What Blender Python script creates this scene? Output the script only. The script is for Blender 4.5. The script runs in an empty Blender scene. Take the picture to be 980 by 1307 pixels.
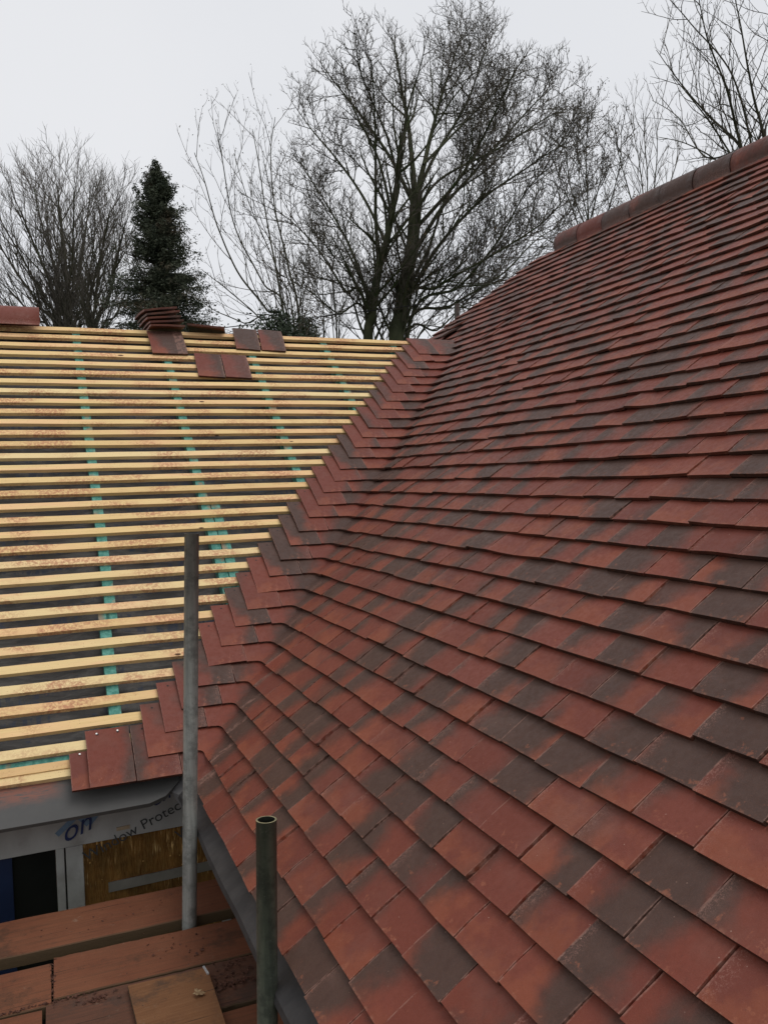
import bpy, math, random
import numpy as np
from mathutils import Vector, Matrix
random.seed(7); np.random.seed(7)
SC = bpy.context.scene; COL = SC.collection
R_ = math.radians
def V3(*a): return np.array(a, float)

# ------------------------------------------------------------------ camera
YAW, PIT, ROL, F = -0.39876, -0.045121, 0.027217, 1064.1
CAM = V3(-0.24846, -3.39030, 0.99548)
def rot(a, b, c):
    ca,sa,cb,sb,cc,sc = math.cos(a),math.sin(a),math.cos(b),math.sin(b),math.cos(c),math.sin(c)
    return (np.array([[ca,-sa,0],[sa,ca,0],[0,0,1]]) @ np.array([[1,0,0],[0,cb,-sb],[0,sb,cb]]) @ np.array([[cc,0,sc],[0,1,0],[-sc,0,cc]]))
CR = rot(YAW, PIT, ROL)
def at(px, py, depth):
    """the place seen at photo position (px,py), a given number of metres away"""
    return CAM + (CR @ V3((px-490)/F, 1, (653.5-py)/F)) * depth
cd = bpy.data.cameras.new('camera'); cam = bpy.data.objects.new('camera', cd); COL.objects.link(cam); SC.camera = cam
M = Matrix.Identity(4)
for i in range(3):
    M[i][0] = CR[i,0]; M[i][1] = CR[i,2]; M[i][2] = -CR[i,1]; M[i][3] = CAM[i]
cam.matrix_world = M
cd.sensor_fit = 'VERTICAL'; cd.sensor_height = 24; cd.lens = 24*F/1307; cd.clip_start = .02; cd.clip_end = 2000

# ------------------------------------------------------------------ node helpers
class NT:
    def __init__(s, name, rough=.7, spec=.3, metallic=0.0):
        m = bpy.data.materials.new(name); m.use_nodes = True; s.m = m; s.t = m.node_tree; s.n = s.t.nodes; s.l = s.t.links
        s.b = s.n['Principled BSDF']; s.b.inputs['Roughness'].default_value = rough
        s.b.inputs['Specular IOR Level'].default_value = spec; s.b.inputs['Metallic'].default_value = metallic
    def set(s, sock, v):
        if hasattr(v, 'links') or hasattr(v, 'is_output'): s.l.new(v, sock)
        else:
            if isinstance(v, (tuple, list)) and len(v) == 3 and sock.type == 'RGBA': v = (*v, 1)
            sock.default_value = v
    def math(s, op, a, b=None, c=None, clamp=False):
        n = s.n.new('ShaderNodeMath'); n.operation = op; n.use_clamp = clamp
        s.set(n.inputs[0], a)
        if b is not None: s.set(n.inputs[1], b)
        if c is not None: s.set(n.inputs[2], c)
        return n.outputs[0]
    def mix(s, f, a, b, mode='MIX'):
        n = s.n.new('ShaderNodeMix'); n.data_type = 'RGBA'; n.blend_type = mode
        s.set(n.inputs[0], f); s.set(n.inputs[6], a); s.set(n.inputs[7], b); return n.outputs[2]
    def step(s, v, a, b, lo=0., hi=1.):
        n = s.n.new('ShaderNodeMapRange'); n.interpolation_type = 'SMOOTHSTEP'
        s.set(n.inputs[0], v); s.set(n.inputs[1], a); s.set(n.inputs[2], b); s.set(n.inputs[3], lo); s.set(n.inputs[4], hi); return n.outputs[0]
    def co(s, kind='Object'): return s.n.new('ShaderNodeTexCoord').outputs[kind]
    def map(s, v, scale=(1,1,1), rot=(0,0,0), loc=(0,0,0)):
        n = s.n.new('ShaderNodeMapping'); s.l.new(v, n.inputs[0]); s.set(n.inputs['Scale'], scale); s.set(n.inputs['Rotation'], rot); s.set(n.inputs['Location'], loc); return n.outputs[0]
    def noise(s, v, scale, detail=4, rough=.55, dist=0., out=0):
        n = s.n.new('ShaderNodeTexNoise'); s.l.new(v, n.inputs['Vector']); n.inputs['Scale'].default_value = scale
        n.inputs['Detail'].default_value = detail; n.inputs['Roughness'].default_value = rough; n.inputs['Distortion'].default_value = dist
        return n.outputs[out]
    def voro(s, v, scale, out=0):
        n = s.n.new('ShaderNodeTexVoronoi'); s.l.new(v, n.inputs['Vector']); n.inputs['Scale'].default_value = scale; return n.outputs[out]
    def attr(s, name):
        n = s.n.new('ShaderNodeAttribute'); n.attribute_name = name
        sp = s.n.new('ShaderNodeSeparateColor'); s.l.new(n.outputs['Color'], sp.inputs[0]); return sp.outputs
    def rnd(s): return s.n.new('ShaderNodeObjectInfo').outputs['Random']
    def vadd(s, a, b):
        n = s.n.new('ShaderNodeVectorMath'); n.operation = 'ADD'; s.set(n.inputs[0], a); s.set(n.inputs[1], b); return n.outputs[0]
    def bump(s, h, strength=.3, dist=.002):
        n = s.n.new('ShaderNodeBump'); n.inputs['Strength'].default_value = strength; n.inputs['Distance'].default_value = dist
        s.l.new(h, n.inputs['Height']); s.l.new(n.outputs[0], s.b.inputs['Normal'])
    def col(s, v): s.set(s.b.inputs['Base Color'], v)
    def rough(s, v): s.set(s.b.inputs['Roughness'], v)

# ------------------------------------------------------------------ materials
def mat_tile():
    t = NT('clay_tile', .6, .27)
    P = t.co('Object'); uv = t.attr('tuv'); rn = t.attr('trnd'); rm = t.attr('trnd2')
    u, v = uv[0], uv[1]
    n1 = t.noise(P, 11, 4, .6); n2 = t.noise(P, 60, 4, .65); n3 = t.noise(P, 300, 3, .7)
    red = t.mix(rn[0], (.150,.029,.0155), (.196,.043,.023))
    red = t.mix(rm[1], red, t.mix(rm[0], (.112,.026,.017), (.182,.045,.029)))
    red = t.mix(t.step(n2, .3, .7, 0, .4), red, (.14,.038,.025))
    # orange flashing towards tail / a corner
    org = t.math('MULTIPLY', t.step(t.math('ADD', v, t.math('MULTIPLY', t.math('SUBTRACT', n1, .5), 1.2)), .30, .02), t.step(rm[2], .15, .8))
    red = t.mix(t.math('MULTIPLY', org, .45), red, (.27,.075,.033))
    # smoky reduction patch with soft edge, its place differs per tile
    du = t.math('SUBTRACT', u, t.math('ADD', .5, t.math('MULTIPLY', t.math('SUBTRACT', rn[1], .5), .9)))
    sgn = t.math('SUBTRACT', t.math('MULTIPLY', t.step(rm[0], .28, .34), 2.), 1.)
    side = t.math('MULTIPLY', du, sgn)
    vv = t.math('MULTIPLY', t.math('SUBTRACT', t.math('FRACT', t.math('MULTIPLY', v, 1.)), .25), t.math('MULTIPLY', t.math('SUBTRACT', rn[0], .35), 1.3))
    fld = t.math('ADD', t.math('ADD', side, vv), t.math('MULTIPLY', t.math('SUBTRACT', n1, .5), .9))
    amount = t.math('SUBTRACT', t.math('MULTIPLY', rn[2], .86), .50)
    dk = t.step(t.math('ADD', fld, amount), -.22, .30)
    dk = t.math('MULTIPLY', dk, t.step(rn[2], .05, .35, .5, .95))
    dark = t.mix(t.noise(P, 25, 3), (.048,.026,.019), (.074,.042,.031))
    c = t.mix(dk, red, dark)
    gr = t.noise(P, 420, 3, .8); c = t.mix(t.step(gr, .45, .75, 0, .40), c, t.mix(.35, c, (.30,.13,.09))); c = t.mix(t.step(t.noise(P, 150, 4, .8), .58, .74, 0, .45), c, (.045,.022,.018))
    ar = t.math('MULTIPLY', t.math('MAXIMUM', t.step(u, .972, .988), t.step(u, .022, .010)), t.step(n2, .40, .60)); c = t.mix(t.math('MULTIPLY', ar, .4), c, (.36,.20,.155))
    sp2 = t.step(t.math('ADD', t.noise(P, 34, 4, .7), t.math('MULTIPLY', t.step(v, .25, .0), .10)), .67, .76); c = t.mix(t.math('MULTIPLY', sp2, .5), c, (.30,.10,.052))
    # pale rubbed marks along one edge
    s1 = t.noise(t.map(P, (1,1,1), (0,0,0)), 190, 4, .75, 1.5)
    edge = t.step(t.math('ADD', u, t.math('MULTIPLY', n1, .25)), .92, 1.08)
    edge2 = t.step(t.math('SUBTRACT', u, t.math('MULTIPLY', n1, .2)), .0, -.06)
    sc = t.math('MULTIPLY', t.math('MULTIPLY', edge, t.step(s1, .50, .62)), t.step(rm[1], .35, .75))
    c = t.mix(t.math('MULTIPLY', sc, .55), c, (.34,.17,.13))
    # rubbed tail arris
    tail = t.math('MULTIPLY', t.step(v, .035, .0), t.step(n2, .5, .68))
    c = t.mix(t.math('MULTIPLY', tail, .5), c, (.32,.14,.09))
    # pits, specks
    sp = t.step(t.voro(P, 46), .075, .03)
    c = t.mix(t.math('MULTIPLY', sp, t.step(t.noise(P, 13, 2), .52, .62)), c, (.36,.22,.17))
    pit = t.step(t.voro(P, 90), .09, .04)
    c = t.mix(t.math('MULTIPLY', pit, .5), c, (.05,.03,.025))
    # bloom
    c = t.mix(t.math('MULTIPLY', t.step(t.noise(P, 5, 5, .6), .5, .75), .18), c, (.20,.115,.09))
    # pair of nail holes at the head
    for uu in (.27, .73):
        q = t.math('ADD', t.math('POWER', t.math('SUBTRACT', u, uu), 2.), t.math('POWER', t.math('MULTIPLY', t.math('SUBTRACT', v, .905), 1.6), 2.))
        c = t.mix(t.step(q, .0011, .0005), c, (.02,.012,.01))
    c = t.mix(t.step(v, -.02, -.06, 0, .62), c, (.028,.012,.009))  # tail end face painted darker, standing for the shade under each tail
    t.col(c)
    t.rough(t.step(n2, .3, .75, .44, .70))
    t.bump(t.math('ADD', t.math('MULTIPLY', n3, .7), n2), .5, .0018)
    return t.m
def mat_wood():
    t = NT('batten_wood', .75, .25); P = t.co('Object'); r = t.rnd()
    Q = t.vadd(P, t.mix(1., (0,0,0), r))
    g = t.noise(t.map(Q, (2.5, 60, 60)), 2.5, 4, .6); g2 = t.noise(t.map(Q, (1, 6, 6)), 2.2, 4)
    g3 = t.noise(t.map(Q, (4, 160, 160)), 3, 4, .7); c = t.mix(g, (.88,.65,.32), (.70,.475,.20)); c = t.mix(t.step(g3, .5, .7, 0, .35), c, (.52,.33,.16)); c = t.mix(t.step(r, .55, .95, 0, .5), c, (.85,.70,.39)); c = t.mix(t.step(g2, .45, .7, 0, .55), c, (.88,.51,.29))
    c = t.mix(t.step(r, .0, .3, .45, 0), c, (.60,.40,.17))
    d = t.noise(t.map(Q, (1, 1.6, 1.6)), 3.3, 3); d2 = t.noise(Q, 70, 5, .75)
    dust = t.math('MULTIPLY', t.step(d, .44, .62), t.step(d2, .40, .58))
    c = t.mix(t.math('MULTIPLY', dust, .72), c, (.42,.14,.085))
    spk = t.math('MULTIPLY', t.step(t.noise(Q, 120, 3, .8), .62, .70), .6); c = t.mix(spk, c, (.30,.13,.06))
    kn = t.step(t.voro(t.map(Q, (1, 2.2, 2.2)), 3.4), .07, .045); c = t.mix(kn, c, (.10,.045,.02))
    t.col(c); t.bump(g, .4, .001); return t.m
def mat_noise(name, a, b, scale=8, stretch=(1,1,1), rough=.7, spec=.3, metallic=0., bump=.3, bd=.003, c3=None, c3s=(.55,.7), detail=5):
    t = NT(name, rough, spec, metallic); P = t.map(t.co('Object'), stretch); n = t.noise(P, scale, detail, .6)
    c = t.mix(t.step(n, .3, .7), a, b)
    if c3: c = t.mix(t.step(t.noise(t.co('Object'), scale*.37, 5, .65), *c3s), c, c3)
    t.col(c); t.bump(t.noise(P, scale*4, 4, .6), bump, bd); return t.m
def mat_membrane():
    t = NT('breather_membrane', .5, .35); P = t.co('Object')
    w = t.noise(t.map(P, (1.2, 5, 5)), 6, 5, .6, .6)
    c = t.mix(t.step(w, .35, .7), (.042,.039,.036), (.10,.093,.086))
    b = t.math('MULTIPLY', t.step(t.noise(t.map(P, (1, 9, 9)), 2.2, 2), .53, .58), t.step(t.noise(t.map(P, (16, 3, 3)), 3, 2), .45, .6))
    c = t.mix(b, c, (.034,.040,.060)); c = t.mix(t.math('MULTIPLY', t.step(t.noise(P, 55, 4, .8), .62, .7), .5), c, (.25,.10,.06))
    t.col(c); t.bump(w, .8, .012); return t.m
def mat_green():
    t = NT('treated_green_timber', .7, .3); P = t.co('Object'); n = t.noise(P, 38, 5, .75)
    c = t.mix(t.step(n, .35, .65), (.045,.19,.155), (.13,.35,.29)); c = t.mix(t.math('MULTIPLY', t.step(t.noise(P, 9, 3), .55, .68), .8), c, (.30,.20,.13))
    t.col(c); t.bump(n, .4, .001); return t.m
def mat_pole(name, a, b, spots=(.30,.28,.25)):
    t = NT(name, .55, .5, .12); P = t.co('Object')
    n = t.noise(t.map(P, (1,1,.06)), 60, 4, .6); m = t.noise(P, 14, 5, .7)
    c = t.mix(t.step(n, .3, .7), a, b); c = t.mix(t.math('MULTIPLY', t.step(m, .44, .66), .75), c, tuple(x*.5 for x in a)); c = t.mix(t.step(t.noise(P, 30, 5, .8), .60, .68, 0, .6), c, (.26,.245,.22))
    c = t.mix(t.math('MULTIPLY', t.step(t.noise(P, 150, 3, .8), .66, .72), .5), c, spots)
    c = t.mix(t.math('MULTIPLY', t.step(t.noise(P, 5, 4, .7), .6, .72), .35), c, (.22,.13,.08))
    t.col(c); t.rough(t.step(m, .3, .7, .42, .68)); t.bump(m, .4, .001); return t.m
def mat_board(name, a, b, grime, edge):
    t = NT(name, .8, .25); P = t.co('Object'); r = t.rnd(); Q = t.vadd(P, t.mix(1., (0,0,0), r))
    g = t.noise(t.map(Q, (1.2, 34, 34)), 3.5, 6, .75, .4); m = t.noise(Q, 4.5, 5, .65); f = t.noise(Q, 70, 5, .75)
    c = t.mix(t.step(m, .3, .7), a, b); c = t.mix(t.step(g, .40, .70, 0, .7), c, edge); c = t.mix(t.step(t.noise(t.map(Q, (.7, 50, 50)), 2.6, 3, .6), .66, .70, 0, .8), c, (.02,.012,.008)); c = t.mix(t.step(t.noise(Q, 16, 6, .8), .60, .74, 0, .5), c, (.24,.17,.12))
    c = t.mix(t.math('MULTIPLY', t.step(t.noise(Q, 6.3, 5, .7), .52, .68), .65), c, grime)
    c = t.mix(t.math('MULTIPLY', t.step(f, .6, .72), .55), c, (.05,.025,.015))
    c = t.mix(t.math('MULTIPLY', t.step(t.voro(Q, 26), .09, .04), .8), c, (.04,.02,.014))
    # bare brown timber on the sides, tile dust only lies on top
    gn = t.n.new('ShaderNodeNewGeometry'); sp = t.n.new('ShaderNodeSeparateXYZ'); t.l.new(gn.outputs['True Normal'], sp.inputs[0])
    c = t.mix(t.step(sp.outputs[2], .6, .9), t.mix(g, (.10,.065,.035), (.06,.038,.02)), c)
    t.col(c); t.bump(t.math('ADD', g, f), .5, .002); return t.m
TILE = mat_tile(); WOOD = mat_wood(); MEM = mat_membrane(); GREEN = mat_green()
TRAY = mat_noise('grey_felt_tray', (.030,.028,.028), (.048,.044,.043), 6, (1,3,3), .6, .3, bump=.3, c3=(.034,.026,.022))
def mat_traydust():
    t = NT('dusty_grey_tray', .6, .3); P = t.co('Object'); n = t.noise(P, 7, 5, .6)
    c = t.mix(n, (.060,.059,.057), (.095,.092,.087))
    sx = t.n.new('ShaderNodeSeparateXYZ'); t.l.new(P, sx.inputs[0])
    ax = t.step(t.math('ADD', sx.outputs[0], t.math('MULTIPLY', n, .25)), -.02, -.16); az = t.step(t.math('ADD', sx.outputs[2], t.math('MULTIPLY', n, .08)), -.135, -.095)
    c = t.mix(t.math('MULTIPLY', t.math('MULTIPLY', t.math('MULTIPLY', ax, az), .6), t.step(t.noise(t.map(P, (1,6,6)), 20, 4, .7), .3, .55)), c, (.30,.095,.055))
    t.col(c); t.bump(t.noise(P, 40, 4), .3, .001); return t.m
TRAYL = mat_traydust()
POLE1 = mat_pole('galvanised_tube', (.19,.195,.18), (.30,.305,.28)); POLE2 = mat_pole('weathered_tube', (.062,.070,.054), (.13,.138,.105))
RIM = mat_noise('cut_tube_rim', (.42,.38,.22), (.25,.23,.14), 60, rough=.45, metallic=.6)
BOARD = mat_board('dusty_scaffold_board', (.150,.050,.024), (.185,.068,.033), (.055,.029,.017), (.095,.042,.022))
BOARD2 = mat_board('mucky_scaffold_board', (.095,.040,.023), (.12,.050,.030), (.05,.033,.025), (.06,.032,.021))
PLY = mat_board('stained_plywood', (.165,.072,.030), (.115,.05,.022), (.038,.028,.022), (.21,.10,.045))
MUD = mat_noise('dried_muck', (.07,.028,.018), (.11,.045,.028), 40, bump=.8, bd=.006)
FRAME = mat_noise('filmed_white_frame', (.27,.265,.255), (.34,.335,.325), 7, (1,1,.5), .35, .5, bump=.4, bd=.004, c3=(.21,.20,.19))
def mat_glassfilm():
    t = NT('film_over_brown_glass', .14, .7); P = t.co('Object')
    m = t.noise(P, 5, 5, .65); c = t.mix(t.step(m, .3, .75), (.075,.034,.010), (.27,.125,.034))
    q = t.map(P, (26, 1, 2.6), (0, R_(-32), 0)); s = t.noise(q, 3.2, 4, .7, .5); k = t.step(t.noise(P, 4.2, 3), .47, .62)
    c = t.mix(t.math('MULTIPLY', t.step(s, .55, .66), k), c, (.80,.50,.20))  # golden reflections painted into the colour, here and in the next two mixes
    q2 = t.map(P, (30, 1, 2.2), (0, R_(-15), 0)); s2 = t.noise(q2, 2.6, 3, .7, .3)
    c = t.mix(t.math('MULTIPLY', t.step(s2, .59, .67), t.step(t.noise(P, 6, 2), .50, .60)), c, (.85,.62,.30))
    c = t.mix(t.step(t.voro(P, 22), .10, .05, 0, .8), c, (.60,.36,.13))
    t.col(c); t.bump(t.noise(t.map(P, (9,1,2), (0,R_(25),0)), 5, 4, .6), 1., .012); return t.m
FILM = mat_glassfilm()
BLACK = mat_noise('plain_black', (.004,.004,.005), (.008,.008,.009), 5, rough=.3, spec=.2, bump=.05)
BLUE = mat_noise('blue_sheet', (.004,.010,.036), (.006,.015,.052), 4, rough=.5, bump=.2)
INK = mat_noise('navy_ink', (.012,.02,.07), (.02,.03,.10), 30, rough=.6, bump=0.); INKB = mat_noise('black_ink', (.03,.03,.032), (.05,.05,.05), 30, rough=.6, bump=0.)
LOGO = mat_noise('pale_blue_print', (.10,.15,.22), (.13,.19,.27), 30, rough=.6, bump=0.)
ZINC = mat_noise('nail_zinc', (.6,.6,.58), (.7,.7,.68), 20, rough=.4, metallic=.5)
MORT = mat_noise('shaded_ridge_mortar', (.055,.04,.034), (.09,.068,.056), 30, bump=.8)  # mortar darkened to a red-brown tone, painting in shadow below the ridge tiles
def mat_brick():
    t = NT('brickwork', .85, .2); P = t.co('Object')
    s = t.n.new('ShaderNodeSeparateXYZ'); t.l.new(P, s.inputs[0]); cb = t.n.new('ShaderNodeCombineXYZ')
    t.l.new(t.math('ADD', s.outputs[0], s.outputs[1]), cb.inputs[0]); t.l.new(s.outputs[2], cb.inputs[1])
    b = t.n.new('ShaderNodeTexBrick'); t.l.new(cb.outputs[0], b.inputs['Vector']); b.inputs['Scale'].default_value = 1
    b.inputs['Brick Width'].default_value = .225; b.inputs['Row Height'].default_value = .075; b.inputs['Mortar Size'].default_value = .01
    b.inputs['Color1'].default_value = (.28,.10,.06,1); b.inputs['Color2'].default_value = (.2,.07,.05,1); b.inputs['Mortar'].default_value = (.35,.32,.28,1)
    t.col(t.mix(t.noise(P, 30, 4), b.outputs[0], (.15,.06,.04))); return t.m
BRICK = mat_brick()
BARK = mat_noise('bark', (.050,.048,.034), (.085,.080,.055), 5, (1,1,.35), .9, .1, bump=.8, bd=.02, c3=(.055,.075,.030))
BARKG = mat_noise('mossy_bark', (.040,.045,.026), (.075,.078,.045), 5, (1,1,.35), .9, .1, bump=.8, bd=.02, c3=(.045,.07,.024))
TWIG = mat_noise('twig_bark', (.075,.066,.053), (.115,.10,.08), 3, rough=.9, spec=.1, bump=0.)
TWIGF = mat_noise('pale_twig_bark', (.105,.092,.078), (.16,.14,.12), 3, rough=.9, spec=.1, bump=0.)
SEED = mat_noise('dry_seed_clusters', (.06,.045,.03), (.13,.09,.05), 3, rough=.9, spec=.1, bump=0.)
NEEDLE = mat_noise('conifer_foliage', (.040,.050,.036), (.085,.095,.062), 3.0, rough=.85, spec=.15, bump=0., c3=(.095,.072,.048), c3s=(.50,.66))
IVY = mat_noise('ivy_foliage', (.016,.026,.014), (.040,.056,.028), 2.5, rough=.6, spec=.3, bump=0.)
GRASS = mat_noise('rough_grass', (.035,.05,.018), (.07,.085,.03), .8, rough=.95, spec=.1, bump=.5, c3=(.09,.07,.045))

# ------------------------------------------------------------------ mesh helpers
class MB:
    def __init__(s): s.v = []; s.f = []; s.mi = []; s.a = []; s.b = []; s.c = []
    def quadbox(s, O, U, V, N, u0, u1, v0, v1, n0, n1, mi=0):
        k = len(s.v)
        for n in (n0, n1):
            for (u, v) in ((u0,v0),(u1,v0),(u1,v1),(u0,v1)): s.v.append(O+U*u+V*v+N*n)
        for q in ((0,3,2,1),(4,5,6,7),(0,1,5,4),(1,2,6,5),(2,3,7,6),(3,0,4,7)): s.f.append([k+i for i in q]); s.mi.append(mi)
    def box(s, x0, x1, y0, y1, z0, z1, mi=0): s.quadbox(V3(0,0,0), V3(1,0,0), V3(0,1,0), V3(0,0,1), x0, x1, y0, y1, z0, z1, mi)
    def build(s, name, mats, parent=None, loc=None, smooth=False, bevel=0.):
        me = bpy.data.meshes.new(name)
        L = V3(*loc) if loc is not None else V3(0,0,0)
        vs = np.array(s.v, float) - L
        me.from_pydata(vs.tolist(), [], s.f)
        if not isinstance(mats, (list, tuple)): mats = [mats]
        for m in mats: me.materials.append(m)
        if len(mats) > 1: me.polygons.foreach_set('material_index', s.mi)
        if s.a:
            for nm, arr in (('tuv', s.a), ('trnd', s.b), ('trnd2', s.c)):
                at_ = me.attributes.new(nm, 'FLOAT_COLOR', 'POINT'); at_.data.foreach_set('color', np.array(arr, np.float32).ravel())
        if smooth: me.polygons.foreach_set('use_smooth', [True]*len(me.polygons))
        me.update()
        o = bpy.data.objects.new(name, me); COL.objects.link(o); o.location = tuple(L)
        if parent is not None:
            o.parent = parent; o.location = tuple(L - world_loc(parent))
        if bevel:
            b = o.modifiers.new('bevel', 'BEVEL'); b.width = bevel; b.segments = 2; b.limit_method = 'ANGLE'
        return o
def world_loc(o):
    p = V3(*o.location)
    while o.parent: o = o.parent; p = p + V3(*o.location)
    return p
def tag(o, label=None, cat=None, group=None, kind=None):
    if label: o['label'] = label
    if cat: o['category'] = cat
    if group: o['group'] = group
    if kind: o['kind'] = kind
    return o
def empty(name, loc, label, cat, group=None):
    o = bpy.data.objects.new(name, None); COL.objects.link(o); o.location = tuple(loc); return tag(o, label, cat, group)

# ------------------------------------------------------------------ roof frames (both slopes 40 degrees)
TH = .6993; C_, S_ = math.cos(TH), math.sin(TH)
LO = V3(0,0,0); LU = V3(1,0,0); LV = V3(0,C_,S_); LN = V3(0,-S_,C_)
RO = V3(.5663,0,.1325); RU = V3(0,1,0); RV = V3(C_,0,S_); RN = V3(-S_,0,C_)
TW, TL, TT = .166, .265, .0125
def Lp(x, s, h): return LO+LU*x+LV*s+LN*h
def Rp(y, s, h): return RO+RU*y+RV*s+RN*h

def rnds(dark=None):
    a = [random.random() for _ in range(3)]
    if dark is not None: a[2] = dark
    return (*a, 1), (random.random(), random.random(), random.random(), 1)
def slab(mb, fn, nu, nv, t, N, uvf, rn, rough_edge=.0006):
    """a thin warped slab: fn(i/nu, j/nv) gives the top face, N its normal"""
    k = len(mb.v); top = {}
    for j in range(nv+1):
        for i in range(nu+1):
            p = fn(i/nu, j/nv); 
            if i in (0, nu) or j == 0: p = p + np.random.normal(0, rough_edge, 3)
            top[i, j] = len(mb.v); mb.v.append(p); mb.a.append(uvf(i/nu, j/nv)); mb.b.append(rn[0]); mb.c.append(rn[1])
    bot = {}
    for j in range(nv+1):
        for i in range(nu+1):
            bot[i, j] = len(mb.v); mb.v.append(mb.v[top[i, j]] - N*t); q = uvf(i/nu, j/nv); mb.a.append((q[0], q[1]-(.35 if j == 0 else 0), 0, 1)); mb.b.append(rn[0]); mb.c.append(rn[1])  # lower tail verts get negative v, which picks the painted tail shade
    def F(a, b, c, d): mb.f.append([a, b, c, d]); mb.mi.append(0)
    for j in range(nv):
        for i in range(nu):
            F(top[i,j], top[i+1,j], top[i+1,j+1], top[i,j+1]); F(bot[i,j], bot[i,j+1], bot[i+1,j+1], bot[i+1,j])
    for i in range(nu): F(top[i,0], bot[i,0], bot[i+1,0], top[i+1,0]); F(top[i,nv], top[i+1,nv], bot[i+1,nv], bot[i,nv])
    for j in range(nv): F(top[0,j], top[0,j+1], bot[0,j+1], bot[0,j]); F(top[nu,j], bot[nu,j], bot[nu,j+1], top[nu,j+1])
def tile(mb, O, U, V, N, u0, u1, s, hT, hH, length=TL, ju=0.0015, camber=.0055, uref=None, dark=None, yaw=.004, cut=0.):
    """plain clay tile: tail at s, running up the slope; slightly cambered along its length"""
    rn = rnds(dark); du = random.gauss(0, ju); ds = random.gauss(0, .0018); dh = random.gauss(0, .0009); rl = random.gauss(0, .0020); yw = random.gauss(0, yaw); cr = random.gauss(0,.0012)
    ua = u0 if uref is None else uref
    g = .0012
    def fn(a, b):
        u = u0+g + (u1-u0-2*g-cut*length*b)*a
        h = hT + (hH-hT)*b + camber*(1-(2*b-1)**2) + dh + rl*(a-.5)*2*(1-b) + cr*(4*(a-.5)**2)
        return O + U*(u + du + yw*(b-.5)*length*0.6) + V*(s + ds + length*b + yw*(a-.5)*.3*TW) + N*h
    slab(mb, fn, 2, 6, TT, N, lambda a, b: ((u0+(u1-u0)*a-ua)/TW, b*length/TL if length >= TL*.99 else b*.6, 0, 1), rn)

# ================================================================== THE HOUSE
house = empty('house', (.5, 0, -2.7), 'brick house with a finished red clay tiled roof meeting a half stripped battened roof', 'house')

# ---- tiled slope
mb = MB(); VAL = .477
def vy(s, h=0.): return (RO[0] + s*C_ - h*S_) - VAL        # valley position along the tiled slope
YMIN, YMAX = -2.75, 2.42
def hipy(s): return 3.195 - .74*(s-3.18)
M0, M1 = -4, 40
wing = .10
for m in range(M0, M1+1):
    s = m*.1
    if m == -4: s = -.41
    elif m == -3: s = -.315
    half = .5 if m % 2 else 0.
    lim = vy(s) - wing if m < 28 else hipy(s)
    joints = [-2.352 + (i+half)*.16602 for i in range(-4, 38)]
    rows = [(s, TL, 0., -.055)]
    if m == 40: rows = [(s, .19, 0., -.044)]
    if m == M0: rows.append((s, .17, -.0145, -.036))
    for (ss, ln, hT, hH) in rows:
        jj = [j + (.083 if ln < .18 else 0) for j in joints if j > YMIN]
        for q in range(len(jj)-1):
            a, b = jj[q], jj[q+1]
            if a >= lim - .05: break
            bb = min(b, lim)
            if lim - b < .05: bb = lim
            cam = .0068
            if m >= 28 and b > lim - ln*.74 and bb < lim and lim - bb < .06: bb = lim
            ct = 0.
            if m >= 28 and bb >= lim - ln*.74: 
                ct = .74 if bb >= lim else .74*max(0., (bb-(lim-ln*.74))/(ln*.74))
                if bb - ct*ln < a + .004: ct = max(0., (bb-a-.006)/ln)
            if m in (30, 31) and a < 2.63 < bb:
                # a slipped tile leaves a dark slot
                if 2.585-a > .03: tile(mb, RO, RU, RV, RN, a, 2.585, ss, hT, hH, ln, uref=a, camber=cam)
                if bb-2.65 > .03: tile(mb, RO, RU, RV, RN, 2.65, bb, ss, hT+.040, hH+.020, ln, uref=a, camber=cam)
                continue
            if m in (28, 29) and a < 2.63 < bb and ln > .2: 
                tile(mb, RO, RU, RV, RN, a, bb, ss, hT, hT-.03, .115 if m == 29 else .215, uref=a, camber=0); continue
            tile(mb, RO, RU, RV, RN, a, bb, ss, hT, hH, ln, uref=a, cut=ct, camber=cam)
            if bb >= lim: break
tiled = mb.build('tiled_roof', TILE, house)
tiled['label'] = 'finished slope of mottled red and smoky brown clay tiles'
# deck under the tiles, rear slope, ridge
mb = MB()
k = len(mb.v); h = -.082
pts = [Rp(YMIN, -.34, h), Rp(vy(-.34, h)+.02, -.34, h), Rp(vy(2.66, h)+.02, 2.66, h), Rp(hipy(2.66)-.05, 2.66, h), Rp(hipy(4.16)-.05, 4.16, h), Rp(YMIN, 4.16, h)]
top = [len(mb.v)+i for i in range(6)]; mb.v += pts; mb.v += [p - RN*.02 for p in pts]
mb.f.append(top); mb.f.append([i+6 for i in top][::-1]); mb.mi += [0,0]
for i in range(6): mb.f.append([top[i], top[i]+6, top[(i+1)%6]+6, top[(i+1)%6]]); mb.mi.append(0)
mb.build('roof_deck', MEM, tiled)
APX, APZ = 3.79, 2.787
mb = MB(); mb.quadbox(V3(APX+.01, 0, 2.80), V3(0,1,0), V3(C_,0,-S_), V3(S_,0,C_), YMIN, YMAX, 0, 4.3, -.03, 0)
k = len(mb.v); mb.v += [V3(APX,2.40,2.80), Rp(hipy(2.0)-.03,2.0,-.03), V3(5.7,4.15,1.2)] + [V3(APX,2.38,2.78), Rp(hipy(2.0)-.05,2.0,-.05), V3(5.7,4.12,1.18)]
mb.f += [[k,k+1,k+2],[k+5,k+4,k+3],[k,k+3,k+4,k+1],[k+1,k+4,k+5,k+2],[k+2,k+5,k+3,k]]; mb.mi += [0]*5
rs = mb.build('rear_slope', TILE, house)
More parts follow.
